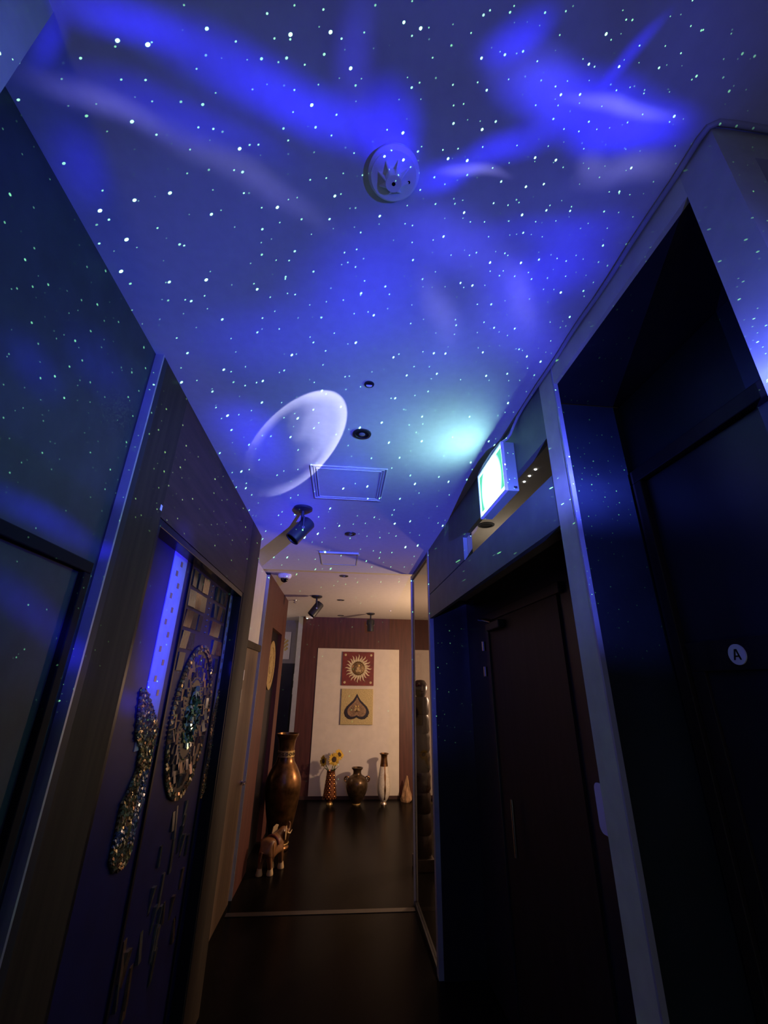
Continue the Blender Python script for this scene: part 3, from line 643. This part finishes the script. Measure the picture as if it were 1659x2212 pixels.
figure(RF, 'gold_figure', mat('amber_mosaic', (0.4, 0.22, 0.06), 0.35, 0.4, island=[(0.46, 0.26, 0.07), (0.38, 0.20, 0.06), (0.30, 0.18, 0.08)]), M_SIL, lambda y, z: False)
# dark upright shards below the oval
for k in range(26):
    yy, zz = random.uniform(2.05, 2.68), random.uniform(0.55, 1.10)
    o = MB(); tessera(o, MX, yy, zz, random.uniform(0.02, 0.035), random.uniform(0.06, 0.13), 0.006, 0.15)
    o.build('shard', (M_MMOS, MATS['glass_tile_1'], MATS['glass_tile_2'])[k % 3], mu)

# ================================================================== FAR ROOM
M_BRZ = mat('old_bronze', (0.17, 0.080, 0.028), 0.30, 0.8, var=0.6, scale=14, bump=0.25)
M_BRZD = mat('dark_bronze', (0.10, 0.060, 0.030), 0.30, 0.7, var=0.5, scale=18, bump=0.2)
M_GOLD = mat('worn_gold', (0.50, 0.34, 0.12), 0.42, 0.5, var=0.4, scale=25)
def sm(p, n=4):
    """smooth a lathe profile with Catmull-Rom"""
    out = []
    for i in range(len(p) - 1):
        a, b, c, d = p[max(i - 1, 0)], p[i], p[i + 1], p[min(i + 2, len(p) - 1)]
        for k in range(n):
            t = k / n
            out.append(tuple(0.5 * (2 * b[j] + (c[j] - a[j]) * t + (2 * a[j] - 5 * b[j] + 4 * c[j] - d[j]) * t * t + (3 * b[j] - a[j] - 3 * c[j] + d[j]) * t ** 3) for j in (0, 1)))
    out.append(p[-1]); return [(max(r, 0.001), h) for r, h in out]
# tall floor vase
VX, VY = -0.585, 5.60
t = thing('floor_vase', 'tall dark bronze floor vase with a gold banded neck on the left', 'vase', (VX, VY, 0))
MB().lathe([(0.001, 0)] + sm([(0.105, 0), (0.112, 0.02), (0.100, 0.05), (0.125, 0.16), (0.168, 0.36), (0.195, 0.55), (0.186, 0.66), (0.140, 0.76), (0.102, 0.82), (0.090, 0.90), (0.092, 0.98), (0.105, 1.05)]) + [(0.128, 1.085), (0.128, 1.10), (0.115, 1.10), (0.085, 0.98), (0.001, 0.96)], (VX, VY, 0), 56).build('body', M_BRZ, t, True)
nb = MB().lathe([(0.0905, 0.862), (0.095, 0.865), (0.095, 0.925), (0.0915, 0.928)], (VX, VY, 0), 48).build('neck_band', M_GOLD, t, True)
for k in range(14):
    a = 2 * PI * k / 14; d = Vector((math.cos(a), math.sin(a), 0))
    MB().torus(Vector((VX, VY, 0.895)) + d * 0.096, 0.013, 0.0035, d, 14, 6).build('band_ring', M_BRZD, nb, True)
MB().torus((VX, VY, 0.055), 0.104, 0.006, (0, 0, 1), 40, 8).build('foot_ring', M_GOLD, t, True)

# carved animal (elephant-like, seen from behind)
def skin(name, pts, edges, m, parent, sub=2):
    org = Vector(parent['org']) if parent is not None else Vector(pts[0][0])
    me = bpy.data.meshes.new(name); me.from_pydata([Vector(p) - org for p, r in pts], edges, [])
    o = bpy.data.objects.new(name, me); C.objects.link(o); me.materials.append(m)
    sk = o.modifiers.new('skin', 'SKIN'); sk.use_smooth_shade = True
    if not me.skin_vertices: me.attributes.new('skin', 'FLOAT_VECTOR', 'POINT')
    for i, (p, r) in enumerate(pts):
        sv = me.skin_vertices[0].data[i]; sv.radius = (r, r); sv.use_root = (i == 0)
    ss = o.modifiers.new('sub', 'SUBSURF'); ss.levels = sub; ss.render_levels = sub
    if parent is not None: o.parent = parent
    o['org'] = tuple(org); return o
EX, EY = -0.575, 5.02
el = thing('animal_figurine', 'small carved wooden elephant with pale feet standing before the tall vase', 'figurine', (EX, EY, 0))
M_CARV = mat('carved_brown_wood', (0.20, 0.09, 0.035), 0.32, var=0.4, scale=14, bump=0.15)
M_CARP = mat('pale_carved_wood', (0.62, 0.44, 0.22), 0.4, var=0.2, scale=20)
ang = math.radians(64); fx = Vector((math.cos(ang), math.sin(ang), 0)); lx = Vector((-fx.y, fx.x, 0)); E0 = Vector((EX, EY, 0))
def ep(f, l, z): return E0 + fx * f + lx * l + Vector((0, 0, z))
body_pts = [(ep(-0.02, 0, 0.205), 0.072), (ep(-0.095, 0, 0.195), 0.064), (ep(0.065, 0, 0.215), 0.066), (ep(0.125, 0, 0.250), 0.046), (ep(0.175, 0, 0.285), 0.048), (ep(0.215, 0, 0.265), 0.028),
            (ep(0.245, 0, 0.245), 0.021), (ep(0.275, 0, 0.265), 0.016), (ep(0.285, 0, 0.305), 0.013), (ep(0.265, 0, 0.330), 0.010)]
edges = [(0, 1), (0, 2), (2, 3), (3, 4), (4, 5), (5, 6), (6, 7), (7, 8), (8, 9)]
feet = []
for f, l, d in ((-0.105, 0.042, -0.015), (-0.105, -0.042, 0.035), (0.075, 0.040, -0.01), (0.075, -0.044, 0.03)):
    k = len(body_pts); src = 1 if f < 0 else 2
    body_pts += [(ep(f, l, 0.150), 0.036), (ep(f + d * 0.6, l, 0.085), 0.024), (ep(f + d, l, 0.030), 0.020)]
    edges += [(src, k), (k, k + 1), (k + 1, k + 2)]; feet.append(ep(f + d, l, 0))
k = len(body_pts); body_pts += [(ep(-0.165, 0, 0.190), 0.009), (ep(-0.185, 0, 0.120), 0.006)]; edges += [(1, k), (k, k + 1)]
skin('body', body_pts, edges, M_CARV, el)
for p in feet: MB().lathe([(0.001, 0), (0.030, 0), (0.031, 0.008), (0.026, 0.030), (0.021, 0.052), (0.001, 0.056)], p, 20).build('foot', M_CARP, el, True)
for sg in (-1, 1):
    ear = [(0.14, 0.30), (0.15, 0.325), (0.125, 0.335), (0.095, 0.315), (0.085, 0.27), (0.10, 0.225), (0.13, 0.215), (0.15, 0.25)]
    a = [ep(f, sg * (0.044 + 0.45 * (0.15 - f)), z) for f, z in ear]; b = [p + lx * sg * 0.008 for p in a]; n = len(a)
    MB().add(a + b, [tuple(range(n)), tuple(range(2 * n - 1, n - 1, -1))] + [(i, (i + 1) % n, n + (i + 1) % n, n + i) for i in range(n)]).build('ear', M_CARP, el, bevel=0.002)
    MB().tube([ep(0.205, sg * 0.024, 0.255), ep(0.245, sg * 0.034, 0.240), ep(0.280, sg * 0.036, 0.262)], 0.007, 8, (1.2, 1, 0.3)).build('tusk', M_CARP, el, True)
sd = MB()
arc_pts = [ep(-0.015 + 0.0, 0.079 * math.sin(a), 0.205 + 0.079 * math.cos(a)) for a in [-1.4 + 2.8 * i / 14 for i in range(15)]]
sd.tube(arc_pts, 0.010, 8); sd.build('saddle_cloth', mat('dark_red_lacquer', (0.16, 0.04, 0.025), 0.35), el, True)

# sunflower vase
SX, SY = -0.080, 7.36
t = thing('flower_vase', 'slim copper scaled vase holding sunflowers against the cream panel', 'vase', (SX, SY, 0))
MB().lathe([(0.001, 0)] + sm([(0.048, 0), (0.044, 0.012), (0.034, 0.028), (0.060, 0.05), (0.095, 0.085), (0.097, 0.12), (0.086, 0.20), (0.070, 0.31), (0.060, 0.41)]) + [(0.066, 0.43), (0.058, 0.43), (0.050, 0.40), (0.001, 0.39)], (SX, SY, 0), 40).build('body', mat('copper_lacquer', (0.20, 0.06, 0.022), 0.25, 0.6, var=0.4, scale=20), t, True)
MB().lathe([(0.001, 0.0), (0.049, 0.0), (0.045, 0.014), (0.036, 0.027)], (SX, SY, 0.0005), 28).build('foot', M_GOLD, t, True)
sc_ = MB()
for r in range(13):
    z = 0.085 + r * 0.026; R = 0.0985 - max(0, z - 0.11) * 0.122
    n = 13
    for k in range(n):
        a = 2 * PI * (k + 0.5 * (r % 2)) / n; d = Vector((math.cos(a), math.sin(a), 0)); s_ = Vector((-d.y, d.x, 0)); c = Vector((SX, SY, z)) + d * R
        sc_.add([c + s_ * 0.008, c + Vector((0, 0, 0.011)), c - s_ * 0.008, c - Vector((0, 0, 0.011)), c + d * 0.004], [(0, 1, 4), (1, 2, 4), (2, 3, 4), (3, 0, 4)])
sc_.build('scales', mat('copper_scale', (0.50, 0.22, 0.08), 0.3, 0.8), t)['kind'] = 'stuff'
M_PET = mat('sunflower_petal', (0.62, 0.38, 0.03), 0.6, var=0.3, scale=40); M_SEED = mat('sunflower_seed', (0.05, 0.025, 0.01), 0.8, bump=0.5, scale=120, var=0.4)
M_STEM = mat('leaf_green', (0.05, 0.10, 0.02), 0.55, var=0.3, scale=30)
def sunflower(c, face, r, label):
    c = Vector(c); face = Vector(face).normalized()
    t = thing('sunflower', label, 'flower', c, 'sunflowers in the copper vase')
    u = face.orthogonal().normalized(); v = face.cross(u)
    MB().lathe([(0.001, 0.006), (r * 0.20, 0.010), (r * 0.40, 0.004), (r * 0.42, -0.004), (0.001, -0.006)], c, 20, face).build('seed_head', M_SEED, t, True)
    for k in range(20):
        a = 2 * PI * k / 20 + random.uniform(-.06, .06); d = u * math.cos(a) + v * math.sin(a); s_ = -u * math.sin(a) + v * math.cos(a); L = r * random.uniform(0.9, 1.1)
        lift = random.uniform(-0.006, 0.010); w_ = r * 0.17; b = c + face * 0.001
        P = [b + d * r * 0.36 - s_ * w_ * 0.5, b + d * r * 0.36 + s_ * w_ * 0.5, b + d * (r * 0.7) + s_ * w_ + face * lift, b + d * L + face * lift * 1.6, b + d * (r * 0.7) - s_ * w_ + face * lift]
        Q = [p - face * 0.0018 for p in P]; n = 5
        MB().add(P + Q, [tuple(range(n)), tuple(range(2 * n - 1, n - 1, -1))] + [(i, (i + 1) % n, n + (i + 1) % n, n + i) for i in range(n)]).build('petal', M_PET, t)
    MB().tube([c - face * 0.006, c - face * 0.03 + Vector((0, 0, -0.03)), Vector((SX + (c.x - SX) * 0.35, SY + (c.y - SY) * 0.5, 0.44)), Vector((SX + (c.x - SX) * 0.25, SY + (c.y - SY) * 0.4, 0.402))], 0.006, 8).build('stem', M_STEM, t, True)
sunflower((-0.042, 7.320, 0.580), (0.15, -1, 0.10), 0.092, 'largest sunflower facing forward in the copper vase')
sunflower((-0.200, 7.340, 0.555), (-0.75, -0.65, 0.05), 0.080, 'left sunflower turned aside in the copper vase')
sunflower((0.035, 7.430, 0.630), (0.45, -0.6, 0.45), 0.078, 'upper right sunflower behind the largest one')
for k, (a, dz) in enumerate(((0.3, 0.02), (2.6, 0.0), (5.4, -0.01))):
    d = Vector((math.cos(a), -abs(math.sin(a)) * 0.6, 0)); b = Vector((SX, SY, 0.425)) + d * 0.05; s_ = Vector((-d.y, d.x, 0)).normalized()
    P = [b, b + d * 0.03 + s_ * 0.030 + Vector((0, 0, 0.035)), b + d * 0.075 + Vector((0, 0, 0.045 + dz)), b + d * 0.03 - s_ * 0.030 + Vector((0, 0, 0.035))]
    Q = [p - Vector((0, 0, 0.002)) for p in P]
    MB().add(P + Q, [(0, 1, 2, 3), (7, 6, 5, 4)] + [(i, (i + 1) % 4, 4 + (i + 1) % 4, 4 + i) for i in range(4)]).build('leaf', M_STEM, t)

# two handled jar
JX, JY = 0.315, 7.36
t = thing('handled_jar', 'round dark bronze jar with two ring handles between the slim vases', 'jar', (JX, JY, 0))
MB().lathe([(0.001, 0)] + sm([(0.060, 0), (0.058, 0.018), (0.085, 0.05), (0.135, 0.13), (0.162, 0.22), (0.158, 0.29), (0.120, 0.345), (0.072, 0.375), (0.060, 0.40), (0.062, 0.43)]) + [(0.084, 0.455), (0.086, 0.468), (0.074, 0.47), (0.054, 0.43), (0.001, 0.42)], (JX, JY, 0), 48).build('body', M_BRZD, t, True)
MB().lathe([(0.001, 0), (0.062, 0), (0.060, 0.012), (0.001, 0.012)], (JX, JY, 0.0005), 30).build('foot', M_GOLD, t, True)
for sg in (-1, 1):
    h = MB().torus((JX + sg * 0.155, JY, 0.318), 0.034, 0.009, (0, 1, 0), 24, 8).build('handle', M_BRZ, t, True)
    MB().torus((JX + sg * 0.168, JY, 0.322), 0.014, 0.005, (0, 1, 0), 16, 6).build('handle_curl', M_BRZD, h, True)

# tall white vase
WX, WY = 0.720, 7.36
t = thing('tall_vase', 'tall pale vase with a bronze neck and vertical streak', 'vase', (WX, WY, 0))
prof = sm([(0.034, 0.028), (0.060, 0.06), (0.088, 0.12), (0.097, 0.20), (0.090, 0.30), (0.075, 0.40), (0.060, 0.485)])
MB().lathe([(0.001, 0.028)] + prof + [(0.001, 0.485)], (WX, WY, 0), 40).build('body', mat('crackled_ivory', (0.62, 0.55, 0.44), 0.35, var=0.15, scale=50, bump=0.1), t, True)
MB().lathe([(0.001, 0.4855)] + sm([(0.060, 0.4855), (0.053, 0.54), (0.047, 0.60), (0.052, 0.635)]) + [(0.070, 0.648), (0.071, 0.656), (0.060, 0.658), (0.042, 0.62), (0.001, 0.60)], (WX, WY, 0), 40).build('neck', M_BRZ, t, True)
MB().lathe([(0.001, 0), (0.050, 0), (0.046, 0.014), (0.035, 0.0275), (0.001, 0.0275)], (WX, WY, 0), 30).build('foot', mat('polished_silver_gold', (0.75, 0.62, 0.48), 0.2, 0.9), t, True)
st = MB(); rows = [p for p in prof if p[1] > 0.05]
vs, fs = [], []
for r, h in rows:
    hw = 0.010 + 0.003 * math.sin(h * 40)
    for s_, o_ in ((-1, 0.0), (1, 0.0), (1, 0.003), (-1, 0.003)):
        a = -PI / 2 + 0.12 + s_ * hw / max(r, 0.03); vs.append((WX + (r + o_) * math.cos(a), WY + (r + o_) * math.sin(a), h))
for i in range(len(rows) - 1):
    for k in range(4): fs.append((i * 4 + k, i * 4 + (k + 1) % 4, (i + 1) * 4 + (k + 1) % 4, (i + 1) * 4 + k))
fs += [(3, 2, 1, 0), tuple(len(vs) - 4 + k for k in range(4))]
st.add(vs, fs).build('bronze_streak', M_BRZ, t)

# driftwood cone
random.seed(21)
DX, DY = 1.075, 7.49
mb = MB(); n = 14; levels = [(0.080, 0.0), (0.085, 0.03), (0.074, 0.08), (0.060, 0.14), (0.040, 0.21), (0.026, 0.27), (0.010, 0.33)]
vs, fs = [], []
for i, (r, h) in enumerate(levels):
    for k in range(n):
        a = 2 * PI * k / n; rr = r * random.uniform(0.82, 1.12); vs.append((DX + rr * math.cos(a) + 0.02 * h / 0.33, DY + rr * math.sin(a), h + (random.uniform(-0.012, 0.012) if 0 < i else 0)))
for i in range(len(levels) - 1):
    for k in range(n): fs.append((i * n + k, i * n + (k + 1) % n, (i + 1) * n + (k + 1) % n, (i + 1) * n + k))
fs += [tuple(range(n))[::-1], tuple((len(levels) - 1) * n + k for k in range(n))]
tag(mb.add(vs, fs).build('driftwood_cone', mat('driftwood', (0.32, 0.18, 0.09), 0.75, var=0.5, scale=22, stretch=(1, 1, 0.4), bump=0.6), None), 'rough pointed piece of wood standing against the red wall', 'ornament')

# sun painting
YF = 7.602
t = thing('sun_painting', 'square red painting of a golden sun with wavy rays', 'painting', (0.282, 7.617, 1.612))
box('canvas', mat('deep_red_canvas', (0.17, 0.020, 0.014), 0.55, var=0.25, scale=14), (0.013, 0.551, YF, 7.632, 1.612, 2.147), t, 0.003)
cx, cz = 0.286, 1.884; M_RAY = mat('pale_gold_ray', (0.66, 0.54, 0.30), 0.45, 0.2, var=0.2, scale=30)
for k in range(24):
    a = 2 * PI * k / 24; L = 0.230 if k % 2 == 0 else 0.210; left, right = [], []
    for i in range(9):
        q = i / 8; r = 0.098 + (L - 0.098) * q; wv = 0.010 * math.sin(q * 2 * PI) * (0.3 + q); hw = 0.0200 * (1 - q) ** 0.75 + 0.0006
        for lst, s_ in ((left, 1), (right, -1)):
            o_ = wv + s_ * hw; lst.append((cx + r * math.cos(a) - o_ * math.sin(a), cz + r * math.sin(a) + o_ * math.cos(a)))
    MB().prism(left + right[::-1], 1, YF - 0.004, YF).build('ray', M_RAY, t)
MB().lathe([(0.001, 0.0), (0.108, 0.0), (0.108, 0.006), (0.095, 0.010), (0.001, 0.010)], (cx, YF, cz), 40, (0, -1, 0)).build('disc', mat('bronze_relief_disc', (0.20, 0.125, 0.045), 0.4, 0.4, var=0.6, scale=45, bump=0.7), t, True)
def relief(root, cx, cz, s, y, m):
    g = MB()
    g.lathe([(0.001, 0.006), (0.5 * s, 0.004), (0.9 * s, 0.0)], (cx, y, cz + 2.1 * s), 16, (0, -1, 0))
    g.prism([(cx - 1.5 * s, cz - 1.6 * s), (cx + 1.5 * s, cz - 1.6 * s), (cx + 1.9 * s, cz - 0.9 * s), (cx + 0.9 * s, cz - 0.4 * s), (cx + 1.1 * s, cz + 0.9 * s), (cx + 0.4 * s, cz + 1.4 * s), (cx - 0.4 * s, cz + 1.4 * s), (cx - 1.1 * s, cz + 0.9 * s), (cx - 0.9 * s, cz - 0.4 * s), (cx - 1.9 * s, cz - 0.9 * s)], 1, y - 0.006, y)
    g.build('raised_relief', m, root)
relief(t, cx, cz - 0.012, 0.026, YF - 0.010, M_GOLD)
MB().torus((cx, YF - 0.008, cz), 0.100, 0.006, (0, 1, 0), 40, 8).build('disc_rim', M_BRZ, t, True)
for sx, sz in ((0.062, 2.098), (0.500, 2.098), (0.062, 1.662), (0.500, 1.662)):
    fl = MB()
    for k in range(6):
        a = 2 * PI * k / 6; fl.lathe([(0.001, 0.003), (0.007, 0.002), (0.009, 0.0)], (sx + 0.012 * math.cos(a), YF, sz + 0.012 * math.sin(a)), 8, (0, -1, 0))
    fl.build('corner_flower', M_RAY, t, True)
# leaf relief
t = thing('leaf_picture', 'square gold relief picture with a dark edged heart shaped leaf', 'picture', (0.286, 7.617, 1.027))
box('board', mat('textured_gold_board', (0.52, 0.40, 0.17), 0.5, 0.25, var=0.25, scale=70, bump=0.7), (0.022, 0.549, YF, 7.632, 1.027, 1.563), t, 0.003)
def leaf(s, cz0=1.275):
    half = [(0.0, 0.224), (0.025, 0.175), (0.060, 0.125), (0.115, 0.075), (0.165, 0.030), (0.195, -0.020), (0.200, -0.065), (0.180, -0.115), (0.135, -0.148), (0.085, -0.155), (0.040, -0.145), (0.0, -0.125)]
    pts = [(x * s, z * s) for x, z in half] + [(-x * s, z * s) for x, z in half[-2:0:-1]]
    return [(0.284 + x, cz0 + z - 0.01) for x, z in pts]
MB().prism(leaf(1.0), 1, YF - 0.012, YF).build('leaf_edge', mat('black_leaf_edge', (0.020, 0.012, 0.008), 0.4), t, bevel=0.003)
lf = MB().prism(leaf(0.77), 1, YF - 0.015, YF - 0.012).build('leaf_face', mat('brown_gold_leaf', (0.30, 0.18, 0.085), 0.45, 0.3, var=0.3, scale=40), t)
vn = MB()
for k in range(18):
    a = PI * (0.5 + (k - 8.5) * 0.095); vn.tube([(0.284, YF - 0.016, 1.23), (0.284 + 0.115 * math.cos(a), YF - 0.016, 1.23 + 0.10 * math.sin(a))], 0.0016, 5)
vn.build('veins', M_BRZD, lf)['kind'] = 'stuff'
for dx in (-0.022, 0.022): relief(t, 0.284 + dx, 1.262, 0.017, YF - 0.015, M_GOLD)
tz = MB()
for k in range(44):
    P = leaf(1.0); q = k / 44 * len(P); i = int(q); f = q - i; p0, p1 = P[i], P[(i + 1) % len(P)]
    x, z = p0[0] + (p1[0] - p0[0]) * f, p0[1] + (p1[1] - p0[1]) * f
    if z < 1.24: tz.lathe([(0.001, 0.010), (0.006, 0.008), (0.008, 0.0)], (x, YF, z), 7, (0, -1, 0))
tz.build('toothed_border', MATS['black_leaf_edge'], t)['kind'] = 'stuff'

# white poster in the far corner
t = thing('poster', 'white poster with a golden pattern on the mauve wall far left', 'poster', (-1.05, 8.19, 2.03))
box('sheet', mat('white_paper', (0.80, 0.76, 0.74), 0.7), (-1.20, -0.955, 8.188, 8.1995, 2.035, 2.515), t)
g = MB()
for k in range(9): g.lathe([(0.001, 0.002), (0.018, 0.0015), (0.022, 0.0)], (-1.02 + 0.03 * math.sin(k * 2.1) - 0.02, 8.188, 2.20 + 0.022 * k), 10, (0, -1, 0))
g.build('golden_print', mat('gold_print', (0.62, 0.45, 0.12), 0.5), t)

# dark carved statue behind the glass
QX, QY = 0.885, 5.0
M_TOT = mat('blackened_wood', (0.035, 0.022, 0.016), 0.35, var=0.5, scale=20, bump=0.5)
t = thing('carved_statue', 'dark carved wooden head on a tall black column behind the glass', 'statue', (QX, QY, 0))
MB().box(QX - 0.095, QX + 0.095, QY - 0.09, QY + 0.09, 0.0, 0.10).build('plinth', M_TOT, t, bevel=0.006)
col_ = MB()
for k in range(8):
    z = 0.10 + k * 0.178; col_.lathe([(0.001, 0), (0.078, 0), (0.090, 0.03), (0.086, 0.09), (0.092, 0.14), (0.080, 0.178), (0.001, 0.178)], (QX, QY, z), 20)
col_.build('column', M_TOT, t, True)
hb = MB().lathe([(0.001, -0.01)] + sm([(0.045, -0.01), (0.060, 0.02), (0.074, 0.07), (0.070, 0.12), (0.045, 0.158)]) + [(0.001, 0.165)], (QX, QY, 1.535), 24).build('head', M_TOT, t, True)
M_FACE = mat('rubbed_dark_wood', (0.12, 0.085, 0.07), 0.3)
MB().prism([(QX - 0.010, 1.585), (QX + 0.012, 1.585), (QX + 0.016, 1.60), (QX + 0.004, 1.655), (QX - 0.004, 1.655)], 1, QY - 0.092, QY - 0.060).build('nose', M_FACE, hb, bevel=0.004)
for sg in (-1, 1): MB().tube([(QX + sg * 0.012, QY - 0.072, 1.648), (QX + sg * 0.030, QY - 0.070, 1.656), (QX + sg * 0.050, QY - 0.055, 1.640)], 0.006, 8).build('brow', M_FACE, hb, True)
MB().tube([(QX - 0.022, QY - 0.066, 1.568), (QX, QY - 0.072, 1.565), (QX + 0.022, QY - 0.066, 1.568)], 0.006, 8).build('lips', M_FACE, hb, True)
